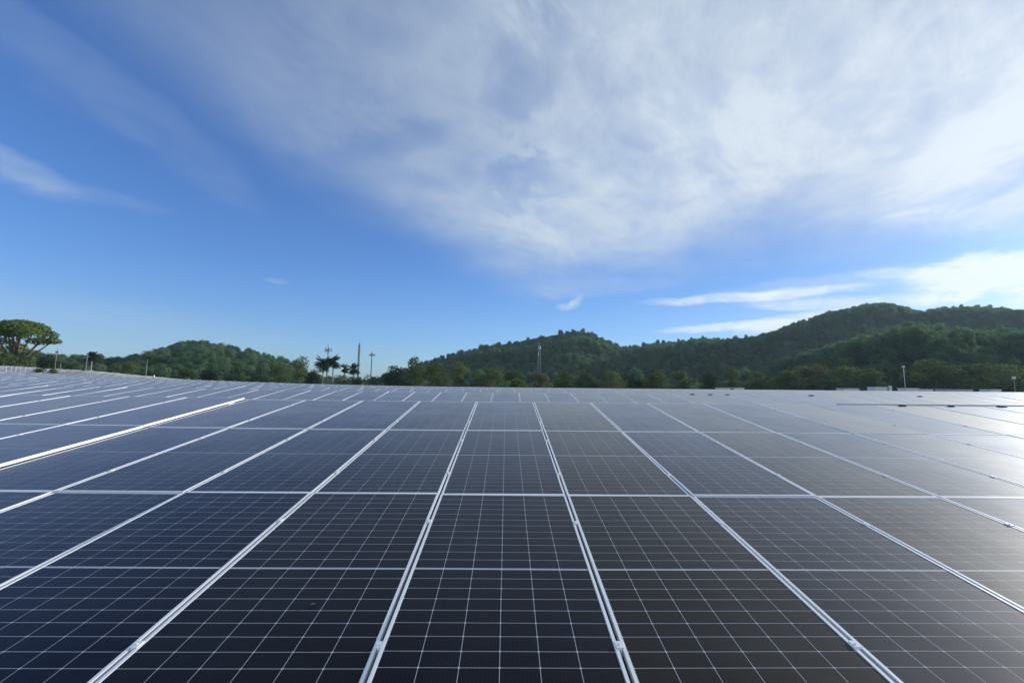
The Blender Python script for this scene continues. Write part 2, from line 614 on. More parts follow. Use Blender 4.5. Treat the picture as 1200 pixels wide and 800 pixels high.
def scatter(pos, spacing, tmax=1.12, seed=1):
    """random tree feet on a hill's grid, by area"""
    r = np.random.default_rng(seed)
    nx, ny, _ = pos.shape
    jm = int((ny - 1) * tmax / 1.7)
    a, b, c = pos[:-1, :jm], pos[1:, :jm], pos[:-1, 1:jm + 1]
    area = np.linalg.norm(np.cross(b - a, c - a), axis=2)
    pts = []
    cnt = r.poisson(area / spacing ** 2)
    for i, j in zip(*np.nonzero(cnt)):
        for _ in range(cnt[i, j]):
            u, v = r.random(2)
            p = pos[i, j] * (1 - u) * (1 - v) + pos[i + 1, j] * u * (1 - v) + pos[i, j + 1] * (1 - u) * v + pos[i + 1, j + 1] * u * v
            pts.append(p)
    return np.array(pts)


posL = hill(SKY_LEFT, lambda p: 150, lambda p: 330, 3, 7.5, amp=6)
posM = hill(SKY_MAIN, lambda p: 190 + max(0, p - 700) * .25, lambda p: 400 + np.clip((p - 720) / 300, 0, 1) * 220, 5, 9.0, amp=11)
posS = hill(SKY_SPUR, lambda p: 150, lambda p: 330, 8, 8.5, amp=8)


# ------------------------------------------------------------------ trees
def crown_mesh(name, lobes, n_cards, size, mat, seed, fill=.25, up=.25):
    """foliage as many small leaf clumps spread over and through a set of lobes (x, y, z, rx, ry, rz)"""
    r = np.random.default_rng(seed)
    L = np.array(lobes, float)
    wgt = (L[:, 3] * L[:, 4] + L[:, 4] * L[:, 5]) ; wgt /= wgt.sum()
    li = r.choice(len(L), n_cards, p=wgt)
    d = r.normal(size=(n_cards, 3)); d[:, 2] += up * np.abs(d[:, 2]) + .1
    d /= np.linalg.norm(d, axis=1)[:, None]
    rr = np.where(r.random(n_cards) < fill, r.uniform(.25, .8, n_cards), r.normal(.94, .09, n_cards))
    c = L[li, :3] + d * L[li, 3:] * rr[:, None]
    nrm = d * 1.0 + r.normal(size=(n_cards, 3)) * .55
    nrm /= np.linalg.norm(nrm, axis=1)[:, None]
    tmp = r.normal(size=(n_cards, 3))
    a = np.cross(nrm, tmp); a /= np.linalg.norm(a, axis=1)[:, None]
    b = np.cross(nrm, a)
    s = size * r.uniform(.55, 1.25, n_cards)[:, None]
    k = r.uniform(.55, 1.0, (n_cards, 1))
    bend = nrm * s * .25
    V = np.stack([c - a * s * .5, c - b * s * .42 * k - bend, c + a * s * .5, c + b * s * .42 * k - bend * .4], 1).reshape(-1, 3)
    Fq = np.arange(n_cards * 4).reshape(-1, 4)
    lobe_t = r.random(len(L))
    clump = np.clip(lobe_t[li] * .65 + r.random(n_cards) * .35, 0, 1)
    return raw_mesh(name, V, Fq, mat, clump)


def open_lobes(seed, h=10.0, wd=9.0, n=24):
    """many small boughs at uneven heights: a ragged outline with gaps"""
    r = random.Random(seed)
    out = []
    for i in range(n):
        a = r.uniform(0, 2 * math.pi); t = r.uniform(.14, .95)
        rad = wd / 2 * .85 * math.sqrt(r.random()) * (1.0 - .75 * max(0, t - .45) * 1.6)
        q = r.uniform(.08, .19) * wd
        out.append((math.cos(a) * rad, math.sin(a) * rad, h * t - q * .4, q * r.uniform(.9, 1.4), q * r.uniform(.9, 1.4), q * r.uniform(.5, .9)))
    out.append((0, 0, h * .42, wd * .26, wd * .26, h * .3))
    return out


def broad_lobes(seed, h=10.0, wd=8.0, n=13, low=.18):
    r = random.Random(seed)
    out = []
    for i in range(n):
        a = r.uniform(0, 2 * math.pi); t = r.uniform(low, .86)
        rad = wd / 2 * .62 * math.sqrt(r.random()) * (1.0 - .55 * max(0, t - .5) * 2)
        q = r.uniform(.17, .29) * wd
        out.append((math.cos(a) * rad, math.sin(a) * rad, h * t, q, q, q * r.uniform(.6, .85)))
    out.append((0, 0, h * .86, wd * .2, wd * .2, h * .13))
    out.append((0, 0, h * .45, wd * .3, wd * .3, h * .28))
    return out


def trunk_mesh(name, h, r0, lobes, mat, seed, limbs=5):
    r = random.Random(seed)
    mb = MB()
    lean = Vector((r.uniform(-.4, .4), r.uniform(-.4, .4), 0))
    top = Vector((0, 0, h * .62)) + lean
    pts = [Vector((0, 0, -.4)), Vector((0, 0, h * .12)), Vector((0, 0, h * .32)) + lean * .5, top]
    mb.tube(pts, [r0 * 1.25, r0, r0 * .75, r0 * .35], 7)
    for lb in r.sample(lobes, min(limbs, len(lobes))):
        s = pts[2].lerp(pts[1], r.uniform(0, .5))
        e = Vector(lb[:3])
        mid = s.lerp(e, .5) + Vector((0, 0, -.06 * h * r.random()))
        mb.tube([s, mid, e], [r0 * .5, r0 * .3, r0 * .1], 6)
    me_o = mb.build(name, mat)
    me = me_o.data
    bpy.data.objects.remove(me_o)
    return me


MATS = {'mid': M_LEAF, 'olive': M_LEAFOLIVE, 'dark': M_LEAFDARK, 'tan': M_LEAFTAN}
CROWNS, TRUNKS = {}, {}
for mk in MATS:
    for q in range(3):
        sd = 100 + q + 10 * list(MATS).index(mk)
        lb = open_lobes(sd, 10, 9.0 + q, 22 + 4 * q)
        CROWNS[mk, q] = crown_mesh('crown', lb, 6000, .38, MATS[mk], sd)
        TRUNKS[mk, q] = trunk_mesh('trunk', 10, .22, lb, M_BARK, sd)


def tree(px, top_py, wpx, d, mk, q, label, group=None, name='broadleaf_tree'):
    """a tree standing on the ground at distance d whose top and width match the picture"""
    top = at(px, top_py, d)
    h = top.z
    wid = rng.uniform(1.15, 1.7) * wpx / F_PX * d
    t = thing(name, label, 'tree', (top.x, d, 0), group)
    c = link_mesh('crown', CROWNS[mk, q], t)
    k = link_mesh('trunk', TRUNKS[mk, q], t)
    t.scale = (wid / (9.6 + q), wid / (9.6 + q), h / 10.0)
    t.rotation_euler.z = rng.uniform(0, 6.28)
    return t


# hill forests: one mass per hill, built with geometry nodes from the crown of single trees in the scene
FOREST_SRC = []


def forest(name, pts, smin, smax, label):
    me = bpy.data.meshes.new(name)
    me.vertices.add(len(pts)); me.vertices.foreach_set('co', np.asarray(pts, np.float32).ravel())
    o = link_mesh(name, me)
    o['kind'] = 'stuff'; o['label'] = label; o['category'] = 'forest'
    nt = bpy.data.node_groups.new(name + '_nodes', 'GeometryNodeTree')
    nt.interface.new_socket('Geometry', in_out='INPUT', socket_type='NodeSocketGeometry')
    nt.interface.new_socket('Geometry', in_out='OUTPUT', socket_type='NodeSocketGeometry')
    gi = nt.nodes.new('NodeGroupInput'); go_ = nt.nodes.new('NodeGroupOutput')
    iop = nt.nodes.new('GeometryNodeInstanceOnPoints')
    jn = nt.nodes.new('GeometryNodeJoinGeometry')
    for s in FOREST_SRC:
        oi = nt.nodes.new('GeometryNodeObjectInfo'); oi.transform_space = 'ORIGINAL'
        oi.inputs['Object'].default_value = s; oi.inputs['As Instance'].default_value = True
        sm = nt.nodes.new('GeometryNodeSetMaterial'); 
        nt.links.new(oi.outputs['Geometry'], jn.inputs[0])
        nt.nodes.remove(sm)
    nt.links.new(gi.outputs[0], iop.inputs['Points'])
    nt.links.new(jn.outputs[0], iop.inputs['Instance'])
    iop.inputs['Pick Instance'].default_value = True
    rv = nt.nodes.new('FunctionNodeRandomValue'); rv.data_type = 'FLOAT_VECTOR'
    rv.inputs[0].default_value = (-.12, -.12, 0); rv.inputs[1].default_value = (.12, .12, 6.28)
    nt.links.new(rv.outputs[0], iop.inputs['Rotation'])
    rs = nt.nodes.new('FunctionNodeRandomValue'); rs.data_type = 'FLOAT_VECTOR'
    rs.inputs[0].default_value = (smin, smin, smin * .7); rs.inputs[1].default_value = (smax, smax, smax)
    rs.inputs['Seed'].default_value = 5
    nt.links.new(rs.outputs[0], iop.inputs['Scale'])
    nt.links.new(iop.outputs[0], go_.inputs[0])
    md = o.modifiers.new('forest', 'NODES'); md.node_group = nt
    return o


# forest trees at the foot of the hills: real single trees whose crowns the mass repeats
src_spec = [(560, 432, 30, 150, 'tall forest tree just behind the olive trees below the lattice tower'),
            (745, 432, 30, 150, 'forest tree at the hill foot below the saddle between the two summits'),
            (232, 428, 28, 146, 'forest tree at the foot of the small rounded hill'),
            (870, 434, 30, 150, 'forest tree at the hill foot above the white rooftop box with the dark door')]
for q, (px, py, wp, d, lab) in enumerate(src_spec):
    lb = broad_lobes(300 + q, 10, 9.5, 14)
    me = crown_mesh('crown', lb, 2600, .62, M_FOREST, 300 + q)
    top = at(px, py, d)
    t = thing('forest_tree', lab, 'tree', (top.x, d, 0))
    c = link_mesh('crown', me, t); link_mesh('trunk', trunk_mesh('trunk', 10, .2, lb, M_BARK, 300 + q), t)
    wid = wp / F_PX * d
    t.scale = (wid / 9.6, wid / 9.6, top.z / 10)
    FOREST_SRC.append(c)

ptsL = scatter(posL, 4.1, seed=21)
ptsM = scatter(posM, 4.6, seed=22)
ptsS = scatter(posS, 4.2, seed=23)
forest('hill_forest', ptsL, .45, .85, 'dense dark green forest covering the small rounded hill on the left')
forest('hill_forest', ptsM, .45, .88, 'dense bluish green forest covering the long ridge with the highest summit')
forest('hill_forest', ptsS, .45, 1.0, 'dense dark forest on the lower spur in front of the highest summit')
# flat scrub and woodland between the roof and the hills
fl = []
for _ in range(2600):
    d = nrg.uniform(118, 260)
    x = nrg.uniform(-1.35, 1.35) * d
    fl.append((x, d, -nrg.uniform(2.0, 4.0)))
forest('valley_woodland', np.array(fl), .75, 1.1, 'mixed low woodland filling the flat land before the hills')

# ------------------------------------------------------------------ haze: the air between here and the hills
HAZE = 0.00020
hb = MB(); hb.box(-1000, 1000, -60, 720, -1, 170)
hm = bpy.data.materials.new('thin_haze'); hm.use_nodes = True
hm.node_tree.nodes.clear()
hn = N(hm.node_tree)
pv = hn.node('ShaderNodeVolumePrincipled')
pv.inputs['Color'].default_value = (.62, .82, 1.0, 1)
pv.inputs['Density'].default_value = HAZE
pv.inputs['Anisotropy'].default_value = .2
ho_ = hn.node('ShaderNodeOutputMaterial'); hn.link(pv.outputs[0], ho_.inputs['Volume'])
hz = hb.build('haze', hm); hz['kind'] = 'stuff'; hz['label'] = 'thin bluish air in front of the distant hills'; hz['category'] = 'haze'

# the individual trees of the line beyond the roof
T = [
    (84, 421, 30, 96, 'mid', 0, 'dark bushy tree just right of the big spreading tree'),
    (128, 425, 26, 100, 'mid', 1, 'low green tree right of the slender palm by the pale poles'),
    (152, 423, 28, 104, 'mid', 2, 'round green tree at the left foot of the small rounded hill'),
    (184, 427, 34, 100, 'dark', 0, 'dark low tree below the left slope of the small hill'),
    (214, 429, 30, 98, 'mid', 0, 'green tree below the summit of the small rounded hill'),
    (246, 430, 32, 100, 'dark', 1, 'dark tree just right of below the small hill summit'),
    (276, 428, 34, 102, 'mid', 1, 'broad green tree under the right slope of the small hill'),
    (304, 428, 28, 104, 'dark', 2, 'dark tree near the right foot of the small hill'),
    (328, 425, 26, 108, 'mid', 2, 'green tree between the small hill and the pale topped tree'),
    (351, 419, 27, 104, 'olive', 0, 'pale topped olive tree at the right foot of the small hill'),
    (369, 433, 24, 92, 'dark', 1, 'very dark low tree left of the palms under the antenna mast'),
    (398, 437, 26, 90, 'olive', 1, 'low olive bush tree right of the palms under the antenna mast'),
    (417, 439, 26, 94, 'mid', 0, 'low green tree below the tall thin radio mast'),
    (437, 438, 26, 96, 'dark', 2, 'low dark tree at the foot of the floodlight pole'),
    (462, 420, 44, 98, 'dark', 0, 'big round dark tree right of the floodlight pole'),
    (491, 417, 30, 104, 'mid', 1, 'tall tree beside the big round dark tree, at the left end of the long ridge'),
    (512, 424, 36, 98, 'mid', 2, 'broad green tree under the left end of the long ridge'),
    (540, 425, 38, 96, 'olive', 0, 'sunny yellow green tree left of the lattice tower'),
    (571, 428, 36, 95, 'olive', 1, 'olive tree second to the left of the lattice tower'),
    (602, 432, 32, 92, 'mid', 0, 'low green tree just left of the lattice tower foot'),
    (634, 433, 28, 98, 'tan', 0, 'dry tan tree right in front of the lattice tower foot'),
    (660, 434, 30, 92, 'mid', 1, 'low green tree just right of the dry tan tree'),
    (688, 430, 34, 95, 'dark', 2, 'dark tree below the pointed middle summit'),
    (716, 433, 32, 92, 'olive', 2, 'low olive tree right of below the pointed middle summit'),
    (742, 431, 34, 97, 'dark', 0, 'dark rounded tree above the left end of the brown wall'),
    (771, 434, 32, 92, 'mid', 2, 'green tree behind the left half of the brown wall'),
    (800, 432, 34, 96, 'mid', 0, 'green tree behind the middle of the brown wall'),
    (829, 434, 30, 92, 'dark', 1, 'dark tree just left of the rooftop box with the dark door'),
    (858, 432, 34, 95, 'olive', 0, 'olive tree right behind the rooftop box with the dark door'),
    (888, 434, 32, 93, 'mid', 1, 'green tree just right of the rooftop box with the dark door'),
    (916, 431, 36, 96, 'olive', 1, 'olive tree under the foot of the spur ridge'),
    (948, 426, 40, 99, 'tan', 1, 'pale greyish brown tree on the lower spur slope'),
    (978, 438, 26, 88, 'dark', 2, 'almost black low tree in the gap of the pale trees'),
    (992, 427, 36, 98, 'olive', 2, 'broad pale olive tree right of the almost black tree'),
    (1022, 433, 38, 92, 'olive', 0, 'low spreading olive tree left of the tall street lamp'),
    (1052, 427, 36, 102, 'mid', 2, 'green tree directly behind the tall street lamp'),
    (1090, 418, 56, 98, 'olive', 1, 'large olive tree right of the tall street lamp'),
    (1126, 424, 46, 102, 'mid', 0, 'green tree between the two largest olive trees'),
    (1162, 424, 62, 96, 'olive', 2, 'largest wide olive tree near the right edge'),
    (1204, 428, 44, 98, 'mid', 1, 'green tree cut by the right edge of the picture'),
]
for t in T:
    tree(*t, group='trees in the line beyond the roof')

# the big spreading tree
D_BIG = 92
bl = [at(x, y, D_BIG + dz) for x, y, dz in ()]
spec = [(8, 387, 0, 15, 6), (24, 379, 3, 10, 4.5), (14, 380, -3, 8, 4), (26, 382, -2, 20, 6), (42, 385, 2, 13, 6), (56, 393, 0, 10, 5.5), (62, 400, 0, 8, 3.5), (46, 400, -1, 11, 4), (20, 394, 1, 10, 4), (-8, 390, 0, 17, 7), (-28, 394, 1, 16, 8),
        (2, 400, -3, 10, 4), (20, 408, 0, 9, 6), (-14, 408, 2, 14, 6), (16, 383, 6, 14, 5), (12, 381, -6, 13, 5), (34, 389, -6, 11, 5), (24, 418, 0, 10, 6), (5, 420, 0, 12, 6)]
foot = at(16, 440, D_BIG); foot.z = 0
lobes = []
for x, y, dd, rx, ry in spec:
    p = at(x, y, D_BIG + dd) - foot
    k = D_BIG / F_PX
    lobes.append((p.x, p.y, p.z, rx * k, rx * k * .9, ry * k))
bt = thing('spreading_tree', 'large umbrella shaped sunlit tree rising over the left end of the roof', 'tree', foot)
link_mesh('crown', crown_mesh('crown', lobes, 11000, .46, M_LEAFBIG, 5, fill=.15), bt)
tb = MB()
tb.tube([(0, 0, -.4), (0, 0, 3), (.3, 0, 7), (.2, 0, 11), (0, 0, 14.5)], [.8, .6, .5, .4, .15], 9)
for lb in lobes[:10]:
    tb.tube([(.2, 0, 8), (lb[0] * .5, lb[1] * .5, 8 + (lb[2] - 8) * .65), (lb[0], lb[1], lb[2])], [.32, .2, .06], 6)
tb.build('trunk', M_BARK, bt)

# shrubs at its foot
for px, py, wp, d, mk, q, lab in ((4, 410, 34, 86, 'olive', 0, 'yellow green bush under the big spreading tree, at the left edge'),
                                  (34, 413, 30, 88, 'olive', 1, 'yellow green bush right below the trunk of the big spreading tree'),
                                  (58, 415, 34, 92, 'dark', 1, 'dark green bush tree under the right branch of the big spreading tree')):
    tree(px, py, wp, d, mk, q, lab, 'bushes under the big tree', name='bush_tree')


def palm(px, top_py, d, crown_r, label, seed, nf=26, droop=1.0, mat=M_PALM, group=None):
    r = random.Random(seed)
    top = at(px, top_py, d)
    h = top.z - crown_r * .45
    t = thing('palm_tree', label, 'palm', (top.x, d, 0), group)
    mb = MB()
    mb.tube([(0, 0, -.3), (.15, 0, h * .4), (.05, 0, h * .75), (0, 0, h)], [.24, .17, .14, .12], 8)
    mb.build('trunk', M_PALEBARK, t)
    V, Fq, cl_ = [], [], []
    for i in range(nf):
        a = i * 2.399 + r.uniform(-.2, .2)
        e = R(r.uniform(-25, 80))
        ln = crown_r * r.uniform(.85, 1.15)
        p = Vector((0, 0, h)); dr = Vector((math.cos(a) * math.cos(e), math.sin(a) * math.cos(e), math.sin(e)))
        side = Vector((-math.sin(a), math.cos(a), 0))
        ns = 9
        tone = r.random()
        for k in range(ns):
            dr = (dr + Vector((0, 0, -.16 * droop))).normalized()
            p2 = p + dr * (ln / ns)
            wl = ln * .30 * math.sin(math.pi * min(1, (k + .8) / ns)) + .05
            for s in (-1, 1):
                for hh in (0, .5):
                    b0 = p.lerp(p2, hh); b1 = p.lerp(p2, hh + .38)
                    tip = b0.lerp(b1, .8) + side * s * wl + dr * wl * .45 + Vector((0, 0, -wl * .45))
                    n0 = len(V)
                    V += [b0[:], b1[:], (tip + dr * .03)[:], (tip - dr * .03)[:]]
                    Fq.append((n0, n0 + 1, n0 + 2, n0 + 3)); cl_.append(tone)
            p = p2
    link_mesh('crown', raw_mesh('crown', V, Fq, mat, cl_), t)
    return t


palm(379.5, 420.5, 88, 2.3, 'left and lower of the two dark palms beneath the antenna mast', 1, 34)
palm(391, 418.5, 92, 2.2, 'right and taller of the two dark palms beneath the antenna mast', 2, 34)
palm(404, 428.5, 96, 1.3, 'small thin palm between the two dark palms and the tall radio mast', 3, 20)
palm(415, 428, 100, 2.0, 'flat topped small palm just left of the tall radio mast', 4, 24)
palm(108.5, 414, 96, 1.7, 'slender pale trunked palm beside the pale poles on the left', 5, 24)


# ------------------------------------------------------------------ masts, lamps and towers
def frame_mast(mb, h, w0, w1, nseg, rad=.05):
    def ring(k):
        t = k / nseg; ww = w0 + (w1 - w0) * t
        return [Vector((sx * ww / 2, sy * ww / 2, h * t)) for sx, sy in ((-1, -1), (1, -1), (1, 1), (-1, 1))]
    for k in range(nseg):
        a, b = ring(k), ring(k + 1)
        for i in range(4):
            mb.tube([a[i], b[i]], rad, 5, False)
            mb.tube([a[i], b[(i + 1) % 4]], rad * .6, 4, False)
            mb.tube([a[(i + 1) % 4], b[i]], rad * .6, 4, False)
            mb.tube([b[i], b[(i + 1) % 4]], rad * .6, 4, False)


# pale lattice tower before the long ridge
d = 235
top = at(632, 402, d)
lt = thing('lattice_tower', 'pale steel lattice tower standing before the wooded ridge', 'tower', (top.x, d, 0))
mb = MB(); frame_mast(mb, top.z - 1.5, 2.6, 1.0, 16, .045); mb.build('lattice', M_GREYP, lt)
mb = MB(); mb.tube([(0, 0, top.z - 1.5), (0, 0, top.z)], .08, 6); mb.build('spike', M_WHITE, lt)
for k, (a, zz) in enumerate(((0, .93), (2.1, .93), (4.2, .93), (1.0, .82))):
    mb = MB(); mb.box(-.15, .15, .55, .75, 0, 2.0); o = mb.build('antenna_panel', M_WHITE, lt); o.location = (0, 0, top.z * zz - 1.5); o.rotation_euler.z = a

# antenna mast over the palms
d = 170
top = at(385, 404.5, d)
am = thing('antenna_mast', 'dark mast with a cross of antennas at its head behind the palms', 'mast', (top.x, d, 0))
h = top.z
mb = MB(); mb.tube([(0, 0, 0), (0, 0, h * .6), (0, 0, h)], [.32, .26, .14], 10); mb.build('pole', M_DARKSTEEL, am)
mb = MB(); mb.tube([(0, 0, h - 2.05), (0, 0, h - 1.95)], [1.2, 1.2], 12); mb.build('platform', M_DARKSTEEL, am)
for k in range(6):
    a = k * math.pi / 3 + .3
    mb = MB(); mb.box(-.14, .14, -.09, .09, -1.0, .9); o = mb.build('antenna_panel', M_GREYP, am)
    o.location = (1.15 * math.cos(a), 1.15 * math.sin(a), h - 2.0); o.rotation_euler.z = a
    mb = MB(); mb.tube([(0, 0, 0), (1.1, 0, 0)], .06, 6); o = mb.build('arm', M_DARKSTEEL, am); o.location = (0, 0, h - 1.8); o.rotation_euler.z = a
mb = MB(); mb.box(-.2, .2, -.2, .2, h - .9, h + .1); mb.build('antenna_box', M_GREYP, am)

# tall thin radio mast
d = 260
top = at(421.5, 397.5, d)
rm = thing('radio_mast', 'tall thin bare radio mast, tallest of the poles', 'mast', (top.x, d, 0))
mb = MB(); frame_mast(mb, top.z - 3, .9, .7, 22, .10); mb.build('lattice', M_DARKSTEEL, rm)
mb = MB(); mb.tube([(0, 0, top.z - 3), (0, 0, top.z)], [.12, .05], 6); mb.build('spike', M_DARKSTEEL, rm)
mb = MB()
for k in range(3):
    a = k * 2.094 + .5
    mb.tube([(0, 0, top.z * .85), (math.cos(a) * 14, math.sin(a) * 14, 0)], .02, 4, False)
mb.build('guy_wire', M_DARKSTEEL, rm)

# monopole
d = 165
top = at(436, 412.5, d)
fp = thing('floodlight_pole', 'dark pole with a cluster of floodlights at its head left of the big round tree', 'pole', (top.x, d, 0))
h = top.z
mb = MB(); mb.tube([(0, 0, 0), (0, 0, h)], [.30, .15], 10); mb.build('pole', M_DARKSTEEL, fp)
mb = MB(); mb.box(-1.1, 1.4, -.08, .08, h - 1.5, h - 1.35); mb.build('crossarm', M_DARKSTEEL, fp)
for sx in (-.8, -.2, .5, 1.2):
    mb = MB(); mb.box(-.25, .25, -.15, .2, 0, .55); mb.bevel(.04)
    o = mb.build('floodlight', M_GREYP, fp); o.location = (sx, -.1, h - 1.32)
mb = MB(); mb.box(-.3, .3, -.2, .2, h - .5, h + .05); mb.build('floodlight', M_GREYP, fp)


def lamp_post(px, top_py, d, label, head='arm', mat=M_STEEL, rad=.07, red=False, group=None, name='street_lamp', cat='lamp'):
    top = at(px, top_py, d); h = top.z
    t = thing(name, label, cat, (top.x, d, 0), group)
    mb = MB(); mb.tube([(0, 0, 0), (0, 0, h * .5), (0, 0, h)], [rad * 1.2, rad * .95, rad * .7], 9); mb.build('pole', mat, t)
    if head == 'arm':
        mb = MB(); mb.tube([(0, 0, h), (-.25, 0, h + .12), (-.7, 0, h + .16)], .035, 6); mb.build('arm', mat, t)
        mb = MB(); mb.box(-1.15, -.65, -.12, .12, h + .12, h + .22); mb.bevel(.03); mb.build('lamp_head', M_GREYP, t)
    elif head == 'flag':
        mb = MB(); mb.box(-.3, .3, -.05, .05, h - .45, h - .1); mb.build('cap_box', M_RED, t)
        mb = MB(); mb.tube([(0, 0, h - .1), (0, 0, h + .5)], .04, 6); mb.build('spike', mat, t)
    elif head == 'box':
        mb = MB(); mb.box(-.22, .22, -.15, .15, h - .3, h + .1); mb.bevel(.03); mb.build('lamp_head', M_WHITE, t)
    elif head == 'globe':
        mb = MB(); mb.sphere((0, 0, h), .30); mb.build('lamp_globe', M_WHITE, t)
    return t


lamp_post(1058.5, 429, 82, 'pale street lamp rising above the roof edge before dark trees', 'box', M_GREYP, .075)
lamp_post(67, 411, 86, 'pale pole with a reddish box at its top, left of the slender palm', 'flag', M_PALEBARK, .05, name='utility_pole', cat='pole')
lamp_post(102.5, 417, 86, 'plain pale pole immediately left of the slender palm', 'none', M_PALEBARK, .07, name='utility_pole', cat='pole')
lamp_post(71.5, 425.5, 80, 'short pale post right of the pole with a reddish top', 'none', M_PALEBARK, .06, name='utility_pole', cat='pole')
lamp_post(173, 421, 84, 'faint thin pole at the left foot of the small hill', 'none', M_GREYP, .035, name='utility_pole', cat='pole')
lamp_post(1188, 443, 76, 'globe lamp on a thin pole at the right edge', 'globe', M_GREYP, .04)

# ------------------------------------------------------------------ factory with its shed roof
AL = 0.142775
CA, SA = math.cos(AL), math.sin(AL)
H0, X0, S0 = 1.54755, -.59235, 2.74428
PW, PL_, GX = 1.134, 2.278, 1.154
PITCH_S = 2.284
S_TOP = S0 + 2.5 * PITCH_S
PERIOD = 10.0
NT = 6
Y_TOP = S_TOP * CA
Z_TOP = EYE.z - H0 + S_TOP * SA
S_LOW = S_TOP - 4 * PITCH_S
XL, XR = -98.0, 96.0


def camber(x):
    return .00033 * x * x if x < 0 else 0.0


def surf(x, s, tier, off=0.0):
    """point above the slope of one shed, off = height above the panels' glass"""
    return Vector((x, s * CA + PERIOD * tier - off * SA, EYE.z - H0 + s * SA + camber(x) + off * CA))


DEEP = -.115        # roof sheet below the glass
bld = thing('factory_building', 'long low factory with a pale sheet metal shed roof carrying the panels', 'factory', (0, 0, 0))
xs = [XL + (XR - XL) * i / 110 for i in range(111)]
prof = []
for j in range(NT):
    prof += [(S_LOW - .12, j), (S_TOP + .07, j)]
V, Fq = [], []
rows = []
for (s, j) in prof:
    rows.append([surf(x, s, j, DEEP) for x in xs])
rows.append([Vector((x, Y_TOP + PERIOD * (NT - 1) + .12, Z_TOP + camber(x) - .155)) for x in xs])
rows.append([Vector((x, Y_TOP + PERIOD * (NT - 1) + 5.0, Z_TOP + camber(x) - .155)) for x in xs])
for rw in rows:
    V += [tuple(p) for p in rw]
nxs = len(xs)
for i in range(len(rows) - 1):
    for k in range(nxs - 1):
        Fq.append((i * nxs + k, i * nxs + k + 1, (i + 1) * nxs + k + 1, (i + 1) * nxs + k))
roof = link_mesh('roof', raw_mesh('roof', V, Fq, M_ROOF), bld)
# standing seams that carry the panels of the nearest shed
mb = MB()
for c in range(-16, 17):
    for q in (.25, .75):
        x = X0 + (c + q) * GX
        up = .026 if c < -4 else 0
        a, b = surf(x, S_LOW, 0, DEEP), surf(x, S_TOP, 0, DEEP)
        hh = -.030 - DEEP + up + .002
        for o_ in (0,):
            vs = []
            for p in (a, b):
                for dxx, dh in ((-.02, -.004), (.02, -.004), (.02, hh), (-.02, hh)):
                    vs.append(mb.bm.verts.new((p.x + dxx, p.y - dh * SA, p.z + dh * CA)))
            for f in ((0, 1, 2, 3), (7, 6, 5, 4), (0, 4, 5, 1), (1, 5, 6, 2), (2, 6, 7, 3), (3, 7, 4, 0)):
                mb.bm.faces.new([vs[i] for i in f])
mb.build('standing_seams', M_ROOF, bld)
mb = MB()
yb = Y_TOP + PERIOD * (NT - 1) + 4.9
mb.box(XL + .2, XR - .2, -.9, yb - .1, 0, 5.2); mb.build('wall', M_WALL, bld)
mb = MB()
for k in range(nxs - 1):
    x0, x1 = xs[k], xs[k + 1]
    z0 = Z_TOP + camber((x0 + x1) / 2) - .16
    mb.box(x0, x1 - .01, yb + .1, yb + .3, z0 - .5, z0 + .10)
mb.build('parapet', M_CONC, bld)


# ------------------------------------------------------------------ solar panels
def panel_meshes():
    fw, fh = .016, .030
    mb = MB()
    mb.box(-PW / 2, -PW / 2 + fw, -PL_ / 2, PL_ / 2, -fh, .0025)
    mb.box(PW / 2 - fw, PW / 2, -PL_ / 2, PL_ / 2, -fh, .0025)
    mb.box(-PW / 2 + fw, PW / 2 - fw, -PL_ / 2, -PL_ / 2 + fw, -fh, .0025)
    mb.box(-PW / 2 + fw, PW / 2 - fw, PL_ / 2 - fw, PL_ / 2, -fh, .0025)
    o = mb.build('frame', M_ALU); fr = o.data; bpy.data.objects.remove(o)
    hx, hy = PW / 2 - fw, PL_ / 2 - fw
    mb = MB(); mb.box(-hx, hx, -hy, hy, -.006, 0)
    o = mb.build('laminate', M_GLASS); gl_ = o.data; bpy.data.objects.remove(o)
    uv = gl_.uv_layers.new(name='cells')
    for lp in gl_.loops:
        co = gl_.vertices[lp.vertex_index].co
        uv.data[lp.index].uv = (co.x, co.y)
    mb = MB()
    mb.box(-.019, .019, -.02, .02, .0026, .0065)
    mb.box(-.0085, .0085, -.026, .026, -.04, .0026)
    mb.tube([(0, 0, .0065), (0, 0, .0105)], .0055, 6)
    o = mb.build('clamp', M_ALU); cm = o.data; bpy.data.objects.remove(o)
    return fr, gl_, cm


FRAME, LAM, CLAMP = panel_meshes()


def panel_matrix(c, row, tier, jitter=True):
    """column c counted from the one straight ahead (0), row counted up from the shed's lower edge (0..3)"""
    up = .026 if (c < -4 and tier == 0) else 0.0
    xsft = -.055 if (c < -4 and tier == 0) else 0.0
    x = X0 + (c + .5) * GX + xsft
    s = S_LOW + (row + .5) * PITCH_S
    p = surf(x, s, tier, up)
    sl = (camber(x + .5) - camber(x - .5))
    r = random.Random(hash((c, row, tier)) & 0xffff)
    jx, jy = (r.gauss(0, R(.16)), r.gauss(0, R(.16))) if jitter else (0, 0)
    return Matrix.Translation(p) @ Matrix.Rotation(-math.atan(sl) + jy, 4, 'Y') @ Matrix.Rotation(AL + jx, 4, 'X')


def project(p):
    v = p - EYE
    dd = v.dot(CF)
    if dd < .3:
        return None
    return 600 + F_PX * v.dot(CR) / dd, 400 - F_PX * v.dot(CU) / dd


ORD = ['', 'first', 'second', 'third', 'fourth', 'fifth', 'sixth', 'seventh', 'eighth', 'ninth', 'tenth', 'eleventh', 'twelfth', 'thirteenth', 'fourteenth', 'fifteenth', 'sixteenth', 'seventeenth', 'eighteenth', 'nineteenth', 'twentieth']


